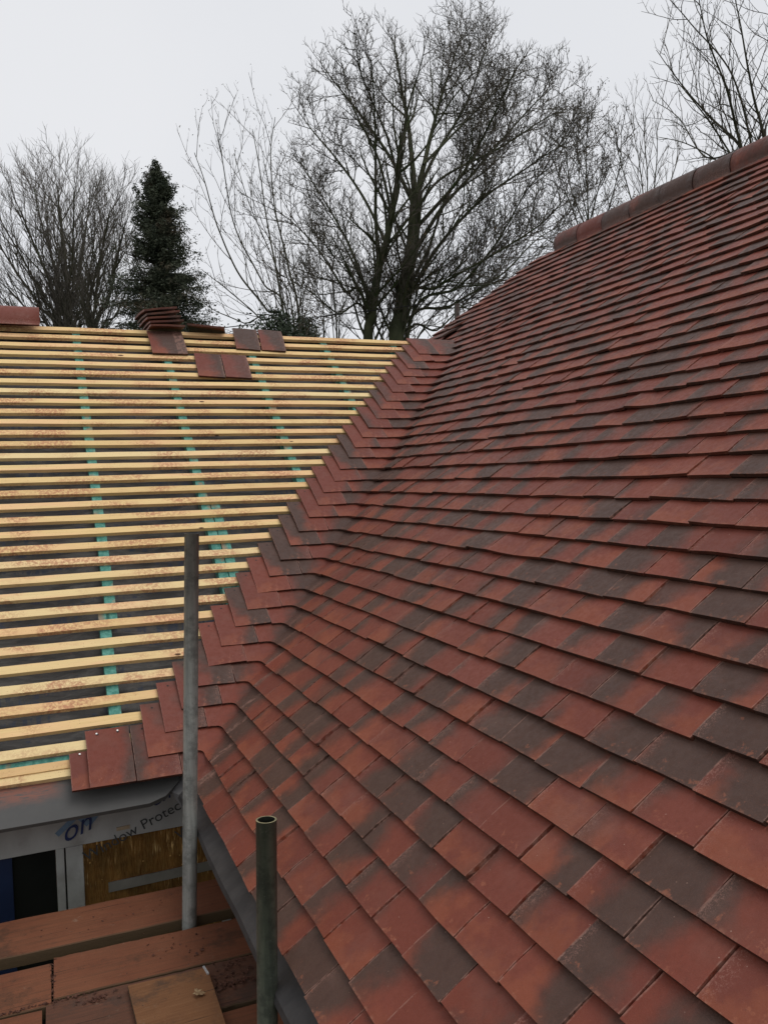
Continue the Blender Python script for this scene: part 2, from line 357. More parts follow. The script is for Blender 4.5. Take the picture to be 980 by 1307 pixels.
for nm in ('tuv','trnd','trnd2'):
    a_ = rs.data.attributes.new(nm, 'FLOAT_COLOR', 'POINT'); a_.data.foreach_set('color', np.full((len(rs.data.vertices),4), .4, np.float32).ravel())
# half-round ridge tiles
def half_round(mb, O, A, X, Z, length, r, t, rn, a0=-.05, nseg=14, y0=0., flare=0., rag=0.):
    """half-round tile along A; X sideways, Z up"""
    ring = []
    for j in range(5):
        b = j/4; rr = r + flare*(1-b)
        outer = []; inner = []
        for i in range(nseg+1):
            an = math.pi*(i/nseg)*(1+2*a0) - math.pi*a0
            d = X*math.cos(an) + Z*math.sin(an)
            for lst, q in ((outer, rr), (inner, rr-t)):
                lst.append(len(mb.v)); mb.v.append(O + A*(y0+b*length+random.gauss(0,.0008)) + d*q)
                mb.a.append((i/nseg, .15+b*.7, 0, 1)); mb.b.append(rn[0]); mb.c.append(rn[1])
        ring.append((outer, inner))
    for j in range(4):
        (o0, i0), (o1, i1) = ring[j], ring[j+1]
        for i in range(nseg):
            mb.f.append([o0[i], o0[i+1], o1[i+1], o1[i]]); mb.f.append([i0[i], i1[i], i1[i+1], i0[i+1]]); mb.mi += [0,0]
        for i in (0, nseg): mb.f.append([o0[i], o1[i], i1[i], i0[i]]); mb.mi.append(0)
    for j in (0, 4):
        o, n = ring[j]
        for i in range(nseg): mb.f.append([o[i], n[i], n[i+1], o[i+1]]); mb.mi.append(0)
y = 2.29; k = 0
while y > -2.4:
    mb = MB(); L_ = .305
    half_round(mb, V3(APX, y, APZ+random.gauss(0,.0015)), V3(0,-1,0), V3(1,0,0), V3(0,0,1), L_-.004, .115+random.gauss(0,.001), .014, rnds(random.uniform(.38,.68)), a0=.13)
    mb.build('ridge_tile', TILE, tiled, loc=(APX, y, APZ), smooth=True)
    y -= L_; k += 1
mb = MB(); mb.box(APX-.093, APX+.093, -2.5, 2.27, APZ-.08, APZ-.01); mb.build('mortar_bed', MORT, tiled)
# grey eaves tray of the tiled slope
def tray(mb, O, U, V, N, u0, u1, prof, curl=0., nu=24):
    rows = []
    for i in range(nu+1):
        a = i/nu; u = u0+(u1-u0)*a; r = []
        for (s, h) in prof: r.append(len(mb.v)); mb.v.append(O+U*u+V*(s + .002*math.sin(u*9)) + N*(h + .0015*math.sin(u*23+s*40)))
        for (s, h) in prof[::-1]: r.append(len(mb.v)); mb.v.append(O+U*u+V*(s+.002*math.sin(u*9))+N*(h-.004))
        rows.append(r)
    n = len(rows[0])
    for i in range(nu):
        for j in range(n): mb.f.append([rows[i][j], rows[i+1][j], rows[i+1][(j+1)%n], rows[i][(j+1)%n]]); mb.mi.append(0)
    mb.f.append(rows[0]); mb.f.append(rows[-1][::-1]); mb.mi += [0,0]
mb = MB(); tray(mb, RO, RU, RV, RN, YMIN, -.20, [(-.20,-.050), (-.40,-.034), (-.475,-.030), (-.490,-.040), (-.486,-.060)], nu=60)
mb.build('eaves_tray', TRAY, tiled, smooth=False)

# ---- battened slope
mb = MB(); nx, ns = 90, 60; grid = {}
for j in range(ns+1):
    for i in range(nx+1):
        s = -.14 + (3.13+.14)*j/ns; xr = min(VAL + s*C_ + .05, 99); x = -2.2 + (xr+2.2)*i/nx
        ph = ((x-.055)/.568) % 1.; sag = .028*(math.sin(math.pi*ph))**1.2
        sag += .006*math.sin(x*7+s*5) * math.sin(math.pi*ph)
        grid[i, j] = len(mb.v); mb.v.append(Lp(x, s, -.075 - sag))
for j in range(ns):
    for i in range(nx): mb.f.append([grid[i,j], grid[i+1,j], grid[i+1,j+1], grid[i,j+1]]); mb.mi.append(0)
bat = mb.build('battened_roof', MEM, house, smooth=True)
bat['label'] = 'half stripped slope of dark underlay crossed by pale timber battens'
def wobble_bar(mb, x0, x1, s0, s1, h0, h1, n=46):
    rows = []; ph = random.uniform(0, 6); am = random.uniform(.0008, .0026); ph2 = random.uniform(0, 6)
    for i in range(n+1):
        x = x0+(x1-x0)*i/n; d = am*math.sin(x*1.9+ph)+.0008*math.sin(x*11+ph2); dh = .0012*math.sin(x*3+ph2)
        e = [random.gauss(0, .00035) for _ in range(4)]
        ch = .004*max(0, random.random()-.965)*28*.3
        rows.append([len(mb.v)+q for q in range(4)])
        mb.v += [Lp(x, s0+d+e[0], h0+dh), Lp(x, s0+d+e[1]+ch, h1+dh), Lp(x, s1+d+e[2], h1+dh), Lp(x, s1+d+e[3], h0+dh)]
    for i in range(n):
        for j in range(4): mb.f.append([rows[i][j], rows[i+1][j], rows[i+1][(j+1)%4], rows[i][(j+1)%4]]); mb.mi.append(0)
    mb.f.append(rows[0][::-1]); mb.f.append(rows[-1]); mb.mi += [0,0]
def tx(k): s = (32-k)*.1; return .0393 + .7604*s
for k in range(1, 33):
    s = (32-k)*.1 + random.gauss(0, .0009)
    mb = MB(); wobble_bar(mb, -2.2, tx(k)+.30 if k < 32 else .35, s-.041, s, -.0200, 0.)
    o = mb.build('batten', WOOD, bat, loc=Lp(-1, s, -.02))
mb = MB(); wobble_bar(mb, -2.2, .2, -.098, -.064, -.040, -.018); mb.build('batten', WOOD, bat, loc=Lp(-1, -.08, -.02))
mb = MB(); wobble_bar(mb, -2.2, .2, -.13, -.0985, -.047, -.0245); mb.build('fillet_board', WOOD, bat, loc=Lp(-1, -.11, -.03))
mb = MB(); wobble_bar(mb, -2.2, .2, -.064, -.04, -.05, -.0262); mb.build('counter_batten', GREEN, bat, loc=Lp(-1, -.05, -.03))
for i, (x, s0, s1) in enumerate([(-1.08,-.05,3.1), (-.51,-.05,3.1), (.035,.62,3.1), (.002,-.05,.66), (.575,.0,3.1), (.627,.35,1.42), (1.148,.45,3.1), (1.71,1.1,3.1), (2.26,1.9,3.1)]):
    s0b = max(s0, 0); mb = MB(); x1 = x+.047; 
    a = 0.0 if i != 3 else .018
    mb.quadbox(LO, LU+LV*0, LV, LN, x, x1, s0, s1, -.074, -.0215)
    mb.build('counter_batten', GREEN, bat, loc=Lp(x, s0, -.05))
# laid side tiles and valley tiles
for k in range(1, 33):
    st = (32-k)*.1 + .02 - TL; x = tx(k) + random.gauss(0, .004)
    if k == 32: x = .068; st = -.236
    if k == 31: x = .118
    xr = x + TW
    mb = MB(); tile(mb, LO, LU, LV, LN, x, xr, st, .044, .0125, uref=x, dark=random.uniform(.0,.72), ju=.0, yaw=.006)
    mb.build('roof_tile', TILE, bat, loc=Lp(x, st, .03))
    # the purpose-made valley tile
    m = 28-k; sR = m*.1 if k < 31 else (-.315 if k == 31 else -.41)
    yv = st*C_ - .044*S_; Xv = yv + VAL; Yv = vy(sR); Y1 = Yv - wing
    r = rnds(random.uniform(.15,.8))
    def vpt(a, b, st=st, sR=sR, xr=xr, Xv=Xv, Y1=Y1):
        dv = TL*b*C_
        hL = .044-.0315*b; hR = -.055*b
        xv, yvv = Xv+dv, Y1+wing+dv
        e = min(.045, .6*(xv-xr))
        L0 = Lp(xr+.0015, st+TL*b, hL); L1 = Lp(xv-e, st+TL*b, hL)
        R1 = Rp(yvv-e, sR+TL*b, hR); R0 = Rp(Y1-.001, sR+TL*b, hR)
        if a <= .3: return L0+(L1-L0)*(a/.3)
        if a >= .7: return R1+(R0-R1)*((a-.7)/.3)
        q = (a-.3)/.4; mid = (L1+R1)/2; mid = mid + (Lp(xv, st+TL*b, hL)-mid)*.72
        return L1*(1-q)**2 + mid*2*q*(1-q) + R1*q*q
    mb = MB(); nn = (LN+RN); nn = nn/np.linalg.norm(nn)
    slab(mb, vpt, 10, 4, TT, nn, lambda a, b: (a, b, 0, 1), r, .0003)
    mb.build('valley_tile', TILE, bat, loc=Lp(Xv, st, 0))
mb = MB(); tile(mb, LO, LU, LV, LN, -.098, .066, -.236, .044, .0125, uref=-.098, dark=.66, ju=0); mb.build('roof_tile', TILE, bat, loc=Lp(-.1, -.2, .03))
for x in (-.160, .006, .172): 
    mb = MB(); tile(mb, LO, LU, LV, LN, x, x+TW-.001 if x < .1 else .30, -.222, .027, .0, length=.175, uref=x, dark=.3, ju=0, camber=.001); mb.build('roof_tile', TILE, bat, loc=Lp(x, -.2, .02))
# top cover tile beside the last batten
# white nail heads on the eaves tiles
for (x, s, h) in [(-.056,.010,.0165), (.022,.012,.0165), (-.122,-.062,.0045)]:
    mb = MB(); mb.quadbox(LO, LU, LV, LN, x-.003, x+.003, s-.003, s+.003, h, h+.003); mb.build('nail', ZINC, bat)
# eaves tray, curled end
mb = MB(); nu = 40; rows = []
for i in range(nu+1):
    x = -2.2 + (0.235+2.2)*i/nu if i < 24 else None
    if x is None:
        x = (-2.2+2.435*23/nu) + (.232-(-2.2+2.435*23/nu))*((i-23)/(nu-23))
    low = -.296
    if x > .10: q = (x-.10)/.132; low = -.296 + .075*q**2.2
    r = []
    prof = [(-.10,-.052), (-.16,-.040), (low*.5-.08,-.032), (low,-.028+.003*math.sin(x*6))]
    for (s, h) in prof: r.append(len(mb.v)); mb.v.append(Lp(x, s, h))
    r.append(len(mb.v)); mb.v.append(Lp(x, low-.004, -.046))
    for (s, h) in [(low+.004,-.046)] + prof[::-1][1:]: r.append(len(mb.v)); mb.v.append(Lp(x, s, h-.005))
    rows.append(r)
n = len(rows[0])
for i in range(nu):
    for j in range(n): mb.f.append([rows[i][j], rows[i+1][j], rows[i+1][(j+1)%n], rows[i][(j+1)%n]]); mb.mi.append(0)
mb.f.append(rows[0]); mb.f.append(rows[-1][::-1]); mb.mi += [0,0]
mb.build('eaves_tray', TRAYL, bat)
# folded grey corner where the two trays meet
mb = MB(); P0 = Lp(.235,-.20,-.036); P1 = Lp(.19,-.245,-.05); P2 = V3(.235,-.235,-.262); P3 = V3(.265,-.30,-.20); P4 = Rp(-.19,-.40,-.034)
k = 0; P = [P0,P1,P2,P3,P4]; mb.v += P + [p+V3(.006,.012,-.004) for p in P]
mb.f.append([0,1,2,3,4]); mb.f.append([9,8,7,6,5]); mb.mi += [0,0]
for i in range(5): mb.f.append([i,i+5,(i+1)%5+5,(i+1)%5]); mb.mi.append(0)
mb.build('tray_corner', mat_noise('pale_grey_lap', (.10,.097,.097), (.13,.126,.126), 9, rough=.5), bat)
# rear of the battened roof
mb = MB(); mb.quadbox(V3(0, 2.40, 2.0), LU, V3(0,C_,-S_), V3(0,S_,C_), -2.2, 3.2, 0.0, 3.5, -.03, 0); mb.build('rear_underlay', MEM, bat)

# ---- walls and window
WX0, WX1, WZ0, WZ1 = -.75, .44, -1.55, -.335
mb = MB()
mb.box(-2.2, WX0, .01, .28, -2.7, -.12); mb.box(WX1, 3.0, .01, .28, -2.7, -.12); mb.box(WX0, WX1, .01, .28, -2.7, WZ0)
mb.build('wall', BRICK, house)
for w_ in ((.47, .72, -2.75, .005, -2.7, -.12), (.725, 6.895, -3.0, -2.755, -2.7, -.12), (-2.2, 3.2, 4.7, 4.95, -2.7, -.12), (6.9, 7.1, -2.75, 2.6, -2.7, -.12)):
    mb = MB(); mb.box(*w_); mb.build('wall', BRICK, house)
mb = MB(); mb.quadbox(V3(0,0,0), V3(0,1,0), V3(1,0,0), V3(0,0,1), -2.7, -.26, .27, .47, -.285, -.27); mb.box(.27, .285, -2.7, -.26, -.27, -.16)
mb.build('soffit', TRAY, house)
win = MB(); W = win
W.box(WX0, WX1, -.012, .06, WZ1-.067, -.155)             # filmed head
W.box(-.222, -.192, -.004, .06, WZ0, WZ1-.068); W.box(-.186, -.124, -.012, .06, WZ0, WZ1-.068)
W.box(.405, WX1, -.012, .06, WZ0, WZ1-.068); W.box(-.123, .404, -.012, .06, WZ0, WZ0+.07); W.box(WX0, WX0+.05, -.012, .06, WZ0, WZ1-.068)
W.box(-.7, -.223, -.004, .06, WZ0, WZ0+.07)
window = W.build('window', FRAME, house, bevel=.002); window['label'] = 'white framed window still under printed protective film'
mb = MB(); mb.box(-.191, -.187, .01, .05, WZ0, WZ1-.068); mb.build('frame_gap_strip', BLACK, window)  # black strip filling the gap between the two uprights
mb = MB(); mb.box(-.123, .404, .012, .02, WZ0+.07, WZ1-.068); g = mb.build('pane', FILM, window); g['label'] = 'pane covered by creased brown film with painted golden glints'
mb = MB(); mb.box(-.70, -.223, .022, .03, WZ0+.07, WZ1-.068); g = mb.build('pane', BLACK, window); g['label'] = 'black pane standing in for the dark opening'  # darkness of the opening put in as a black sheet
mb = MB(); mb.box(-.70, -.375, .004, .014, WZ0+.07, WZ1-.068); g = mb.build('blue_sheet', BLUE, window)
mb = MB(); mb.quadbox(V3(-.035,.003,-.618), V3(.999,0,.012), V3(0,1,0), V3(0,0,1), 0, .44, 0, .006, 0, .038); mb.build('tape_strip', mat_noise('dull_tape', (.15,.14,.125), (.20,.185,.165), 12, rough=.4), window)
mb = MB(); mb.quadbox(V3(.002,-.0165,-.372), V3(.999,0,.035), V3(0,1,0), V3(0,0,1), 0, .050, 0, .003, 0, .014); mb.build('label_sticker', mat_noise('brown_sticker', (.25,.18,.11), (.33,.25,.17), 20), window)
def text(s, w, h, loc, ang, mat, parent, name, shear=0.):
    c = bpy.data.curves.new(name, 'FONT'); c.body = s; c.extrude = 0.0; c.shear = shear; c.resolution_u = 4
    o = bpy.data.objects.new(name, c); COL.objects.link(o); bpy.context.view_layer.update()
    me = bpy.data.meshes.new_from_object(o.evaluated_get(bpy.context.evaluated_depsgraph_get())); bpy.data.objects.remove(o)
    vs = np.array([v.co[:] for v in me.vertices]); x0, x1 = vs[:,0].min(), vs[:,0].max(); y1 = vs[:,1].max()
    for v in me.vertices:
        x = (v.co.x-x0)/(x1-x0)*w; y = v.co.y/y1*h
        v.co = (x*math.cos(ang)-y*math.sin(ang), 0, x*math.sin(ang)+y*math.cos(ang))
    me.materials.clear(); me.materials.append(mat); me.name = name
    o = bpy.data.objects.new(name, me); COL.objects.link(o); o.parent = parent; o.location = tuple(V3(*loc)-world_loc(parent))
    md = o.modifiers.new('thick', 'SOLIDIFY'); md.thickness = .0006; md.offset = 0
    return o
text('Window Protection', .49, .040, (-.115, -.0145, -.470), R_(21), INKB, window, 'film_print')
text('Window', .22, .040, (.235, -.0145, -.455), R_(21), INKB, window, 'film_print')
text('on', .115, .050, (-.182, -.0180, -.378), R_(20), INK, window, 'film_print', .5)
text('en', .075, .026, (.150, -.0150, -.300), R_(22), INK, window, 'film_print', .3)
mb = MB()
def stroke(a, b, w): 
    a = V3(*a); b = V3(*b); d = b-a; L = np.linalg.norm(d); d = d/L; n = V3(-d[2], 0, d[0]); mb.quadbox(a, d, n, V3(0,1,0), 0, L, -w/2, w/2, 0, .0012)
stroke((-.215,-.0160,-.345), (-.140,-.0160,-.283), .020); stroke((-.139,-.0162,-.283), (-.100,-.0162,-.325), .020); stroke((-.100,-.0164,-.325), (-.035,-.0164,-.255), .020)
mb.build('film_emblem', LOGO, window)

# ================================================================== LOOSE TILES
def loose(name, u0, s, h0, h1, w=TW, label='', group=None, rz=0., dark=None):
    """tile lying on the battens of the left slope"""
    cx, cs = u0+w/2, s+TL/2; mb = MB(); ca, sa = math.cos(rz), math.sin(rz)
    U = LU*ca + LV*sa; Vv = LV*ca - LU*sa; O = Lp(cx, cs, 0)
    tile(mb, O, U, Vv, LN, -w/2, w/2, -TL/2, h0, h1, uref=-w/2, dark=dark, ju=0)
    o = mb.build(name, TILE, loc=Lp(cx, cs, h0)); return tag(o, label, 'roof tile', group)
G = 'loose clay tiles left on the battens'
loose('roof_tile', .760, 2.545, .014, .015, .172, 'dark centred loose tile, left one of the touching pair lower down the battens', G, R_(-3), .62)
loose('roof_tile', .934, 2.540, .0145, .0155, .170, 'plain red loose tile, right one of the touching pair lower down the battens', G, R_(-3), .12)
loose('roof_tile', 1.075, 2.885, .014, .016, .168, 'loose tile with a black smudge just under the ridge, left of the narrow gap', G, R_(-5), .66)
loose('roof_tile', 1.252, 2.880, .014, .016, .168, 'smoky red loose tile just under the ridge, right of the narrow gap', G, R_(-6), .5)
loose('loose_wide_tile', .500, 2.795, .016, .022, .226, 'wide tile hanging down the slope directly below the stacked tiles', G, R_(1), .34)
def stacked(i, z, rollz, yaw, x0, w, pitch, label, y0=2.27, xo=0):
    mb = MB(); cr, sr = math.cos(rollz), math.sin(rollz); U = V3(cr*math.cos(yaw), math.sin(yaw), sr); U /= np.linalg.norm(U)
    Vv = V3(-math.sin(yaw), math.cos(yaw)*math.cos(pitch), math.sin(pitch)); Vv = Vv - U*(Vv@U); Vv /= np.linalg.norm(Vv); N = np.cross(U, Vv)
    O = V3(x0, y0, z); tile(mb, O, U, Vv, N, 0, w, 0, TT, TT, uref=0, dark=random.uniform(0,.4), ju=0)
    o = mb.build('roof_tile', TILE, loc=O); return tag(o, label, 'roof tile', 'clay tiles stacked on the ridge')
nmz = ['bottom', 'second from bottom', 'middle', 'second from top', 'top']
for i in range(5):
    stacked(i, 2.008+.0245*i, R_(1.5+2.3*i), R_(2+1.6*i), .515-.008*i+(.006 if i % 2 else 0), .226, R_(-3), 'red clay tile lying flat in the ridge stack, %s one of five' % nmz[i], 2.27+.006*i)
tag(stacked(9, 2.035, R_(-5.5), R_(-14), .760, .25, R_(-2), 'dark tilted tile lying across the ridge just right of the tile stack', 2.33), group='x'); 
for o in COL.objects:
    if o.get('group') == 'x': del o['group']
# loose ridge tile, far left
mb = MB(); half_round(mb, V3(-.155, 2.40, 1.985), V3(-1,0,0), V3(0,1,0), V3(0,0,1), .45, .132, .014, rnds(.3), a0=.0)
tag(mb.build('ridge_tile', TILE, loc=(-.155,2.40,1.985), smooth=True), 'smooth brown half-round ridge tile sitting on the stripped ridge at far left', 'ridge tile')

# ================================================================== SCAFFOLD
def tube(mb, A, B, ro, ri, n=40, mi=0, rim=1):
    A = V3(*A); B = V3(*B); d = B-A; L = np.linalg.norm(d); d /= L; x = np.cross(d, V3(0,1,0)); x /= np.linalg.norm(x); y = np.cross(d, x)
    k = len(mb.v); segs = 6
    for r in (ro, ri):
        for j in range(segs+1):
            for i in range(n):
                a = 2*math.pi*i/n; q = 0
                mb.v.append(A+d*(L*j/segs)+(x*math.cos(a)+y*math.sin(a))*(r))
    m = (segs+1)*n
    for j in range(segs):
        for i in range(n):
            a, b = k+j*n+i, k+j*n+(i+1) % n
            mb.f.append([a, b, b+n, a+n]); mb.mi.append(mi); mb.f.append([a+m, a+m+n, b+m+n, b+m]); mb.mi.append(mi)
    for (j, mm) in ((0, mi), (segs, rim)):
        for i in range(n):
            a, b = k+j*n+i, k+j*n+(i+1) % n; mb.f.append([a, a+m, b+m, b]); mb.mi.append(mm)
def pole(topp, botp, mat, label, rim=RIM, zb=-2.68):
    T = V3(*topp); Bm = V3(*botp); d = (Bm-T)/(Bm[2]-T[2]); B = T + d*(zb-T[2])
    mb = MB(); tube(mb, B, T, .02415, .0202)
    o = mb.build('scaffold_pole', [mat, rim], loc=B, smooth=False)
    for p in o.data.polygons: p.use_smooth = p.material_index == 0
    tag(o, label, 'scaffold pole', 'upright scaffold poles'); return o
pole(at(245,681,2.82), at(242,1183,2.82), POLE1, 'taller galvanised scaffold pole rising in front of the valley between two boards', POLE1)
pole(at(340,1046,1.94), at(341.5,1300,1.94), POLE2, 'shorter dark weathered scaffold pole with a pale cut rim, nearest to the viewer')
pole((3.583,3.764,2.609), (3.578,3.76,2.481), POLE1, 'scaffold pole tip showing behind the far verge of the tiled roof', POLE1)
ZB = -.5
def board(x0, x1, y0, y1, z, mat, label, rz=0., t=.038, name='scaffold_board', cat='scaffold board', group='scaffold boards of the working platform', rag=.0012):
    mb = MB(); n = 30; cx, cy = (x0+x1)/2, (y0+y1)/2; ca, sa = math.cos(rz), math.sin(rz); rows = []
    ph = random.uniform(0, 6)
    for i in range(n+1):
        x = x0+(x1-x0)*i/n; e = [random.gauss(0, rag), random.gauss(0, rag)]
        r = []
        for (y, zz) in ((y0+e[0], z-t), (y0+e[0], z-.003), (y0+e[0]+.003, z), (y1+e[1]-.003, z), (y1+e[1], z-.003), (y1+e[1], z-t)):
            dx, dy = x-cx, y-cy; r.append(len(mb.v)); mb.v.append(V3(cx+dx*ca-dy*sa, cy+dx*sa+dy*ca, zz+.0012*math.sin(x*3+ph)))
        rows.append(r)
    for i in range(n):
        for j in range(6): mb.f.append([rows[i][j], rows[i+1][j], rows[i+1][(j+1)%6], rows[i][(j+1)%6]]); mb.mi.append(0)
    mb.f.append(rows[0]); mb.f.append(rows[-1][::-1]); mb.mi += [0,0]
    return tag(mb.build(name, mat, loc=(cx, cy, z)), label, cat, group)
board(-2.1, .44, -.530, -.290, ZB, BOARD, 'brown dusty scaffold board under the window, beyond the tall pole', R_(-1.0))
board(-2.1, -.256, -.838, -.612, ZB, BOARD, 'short looking red scaffold board at the left edge, ending at a dark butt joint', R_(-1.2))
board(-.249, .44, -.840, -.614, ZB-.001, BOARD, 'red dusted scaffold board between the butt joint and the eaves, just before the tall pole', R_(-1.6))
board(-.275, .44, -1.074, -.846, ZB-.004, BOARD2, 'mucky scaffold board partly covered by the plywood offcut', R_(-1.2))
board(-2.1, -.285, -1.074, -.856, ZB, BOARD, 'scaffold board in the bottom left corner with pale grit along its far edge', R_(-1.0))
board(-2.1, .44, -1.308, -1.084, ZB, BOARD, 'scaffold board at the bottom of the picture beneath the shorter pole', R_(-1.0))
board(-2.1, .44, -1.545, -1.318, ZB-.002, BOARD2, 'scaffold board nearest the viewer, mostly below the picture', R_(-1.0))
# plywood offcut
mb = MB(); q = [V3(-.050,-.885,ZB+.004), V3(.180,-.900,ZB+.008), V3(.172,-1.30,ZB+.012), V3(-.040,-1.30,ZB+.006)]
mb.v += q + [p+V3(0,0,.012) for p in q]
for f in ((0,3,2,1),(4,5,6,7),(0,1,5,4),(1,2,6,5),(2,3,7,6),(3,0,4,7)): mb.f.append(list(f)); mb.mi.append(0)
tag(mb.build('plywood_offcut', PLY, loc=q[0], bevel=.001), 'orange brown stained plywood offcut lying on the scaffold boards', 'plywood')
mb = MB(); mb.quadbox(V3(.166,-.90,ZB+.022), V3(.12,-.99,.0), V3(.99,.12,0), V3(0,0,1), 0, .045, 0, .006, 0, .004)
tag(mb.build('metal_strip', RIM if False else mat_noise('bright_zinc', (.6,.6,.6), (.7,.7,.7), 20, rough=.3, metallic=.6), loc=(.166,-.9,ZB+.022)), 'small bright metal strip at the top right corner of the plywood', 'metal strip')
# debris
def crumbs(name, spots, label, mat=MUD, zz=ZB+.0):
    mb = MB()
    for (cx, cy, sx, sy, n, sz) in spots:
        for _ in range(n):
            x, y = random.gauss(cx, sx), random.gauss(cy, sy); r = abs(random.gauss(sz, sz*.5))+.0008; k = len(mb.v)
            pts = []
            for _q in range(7): 
                d = np.random.normal(0, 1, 3); d /= np.linalg.norm(d); pts.append(V3(x, y, zz+r*.3) + d*r*V3(1.2,1.2,.5)*random.uniform(.6,1.2))
            mb.v += pts
            for f in ((0,1,2),(0,2,3),(0,3,4),(0,4,1),(5,2,1),(5,3,2),(5,4,3),(5,1,4),(6,1,2),(6,3,4)): mb.f.append([k+i for i in f]); mb.mi.append(0)
    o = mb.build(name, mat, loc=(spots[0][0], spots[0][1], zz)); o['label'] = label; o['category'] = 'debris'; o['kind'] = 'stuff'; return o
crumbs('debris', [(-.14,-.885,.035,.010,70,.0026), (.245,-.93,.03,.03,80,.0028), (.25,-.985,.035,.010,80,.0034), (.27,-.87,.03,.012,22,.003), (.05,-.893,.05,.008,40,.002), (.12,-.69,.06,.05,24,.0022), (.17,-.77,.01,.01,9,.003), (-.252,-.73,.003,.07,60,.002), (0.05,-.42,.15,.05,40,.0018), (-.3,-.846,.09,.003,70,.003)], 'crumbs of dried muck and tile chips scattered over the scaffold boards')
mb = MB()
cx = V3(.128,-1.03,ZB+.03)
for i in range(7):
    a = i*.9+random.random(); L_ = random.uniform(.012,.024); k = len(mb.v); d = V3(math.cos(a), math.sin(a), random.uniform(-.1,.5)); n = V3(-d[1], d[0], 0)
    mb.v += [cx, cx+d*L_*.5+n*L_*.35, cx+d*L_, cx+d*L_*.5-n*L_*.35, cx+d*L_*.5+V3(0,0,.002)]
    mb.f += [[k,k+1,k+4],[k+1,k+2,k+4],[k+2,k+3,k+4],[k+3,k,k+4]]; mb.mi += [0]*4
mb.build('dry_leaf', mat_noise('dead_leaf', (.28,.19,.10), (.20,.12,.06), 60), loc=cx); tag(COL.objects[-1], 'curled pale dry leaf on the plywood offcut', 'leaf')
# ledgers carrying the boards
for x, w_ in ((-1.5, 'left-hand'), (-.02, 'right-hand')):
    mb = MB(); tube(mb, (x, -2.6, ZB-.066), (x, -.25, ZB-.066), .024, .020, n=16, mi=0, rim=0)
    tag(mb.build('scaffold_transom', POLE1, loc=(x,-1.4,ZB-.06)), '%s grey scaffold tube running beneath the boards' % w_, 'scaffold tube', 'scaffold tubes beneath the boards')

# ================================================================== TREES
GZ = -2.7
class Tubes:
    def __init__(s): s.V = []; s.F = []; s.n = 0
    def add(s, P, Rr, k=3):
        P = np.asarray(P, float); n = len(P); D = np.gradient(P, axis=0); D /= (np.linalg.norm(D, axis=1)[:,None]+1e-9)
        ref = V3(.31,.83,.46); X = np.cross(D, ref); X /= (np.linalg.norm(X, axis=1)[:,None]+1e-9); Y = np.cross(D, X)
        a = np.arange(k)*2*math.pi/k; ring = P[:,None,:] + (X[:,None,:]*np.cos(a)[None,:,None] + Y[:,None,:]*np.sin(a)[None,:,None])*np.asarray(Rr)[:,None,None]
        s.V.append(ring.reshape(-1,3)); i = np.arange(n-1)[:,None]*k + np.arange(k)[None,:]; j = np.arange(n-1)[:,None]*k + ((np.arange(k)+1) % k)[None,:]
        s.F.append((np.stack([i, j, j+k, i+k], -1).reshape(-1,4)) + s.n); s.n += n*k
    def build(s, name, mat, parent, smooth=True):
        V = np.concatenate(s.V); Fc = np.concatenate(s.F); me = bpy.data.meshes.new(name)
        base = world_loc(parent); V = V - base
        me.vertices.add(len(V)); me.vertices.foreach_set('co', V.astype(np.float32).ravel())
        me.loops.add(Fc.size); me.loops.foreach_set('vertex_index', Fc.astype(np.int32).ravel())
        me.polygons.add(len(Fc)); me.polygons.foreach_set('loop_start', np.arange(0, Fc.size, 4, dtype=np.int32)); me.polygons.foreach_set('loop_total', np.full(len(Fc), 4, np.int32))
        me.update(calc_edges=True); me.materials.append(mat)
        if smooth: me.polygons.foreach_set('use_smooth', [True]*len(me.polygons))
        o = bpy.data.objects.new(name, me); COL.objects.link(o); o.parent = parent; return o
def unit(v): return v/(np.linalg.norm(v)+1e-9)
RNG = np.random.default_rng(11)
def smooth_path(P, n):
    P = np.asarray(P, float); t = np.linspace(0, len(P)-1, n); out = []
    for q in t:
        i = min(int(q), len(P)-2); f = q-i; p0 = P[max(i-1,0)]; p1 = P[i]; p2 = P[i+1]; p3 = P[min(i+2, len(P)-1)]
        out.append(.5*((2*p1)+(-p0+p2)*f+(2*p0-5*p1+4*p2-p3)*f*f+(-p0+3*p1-3*p2+p3)*f**3))
    return np.array(out)
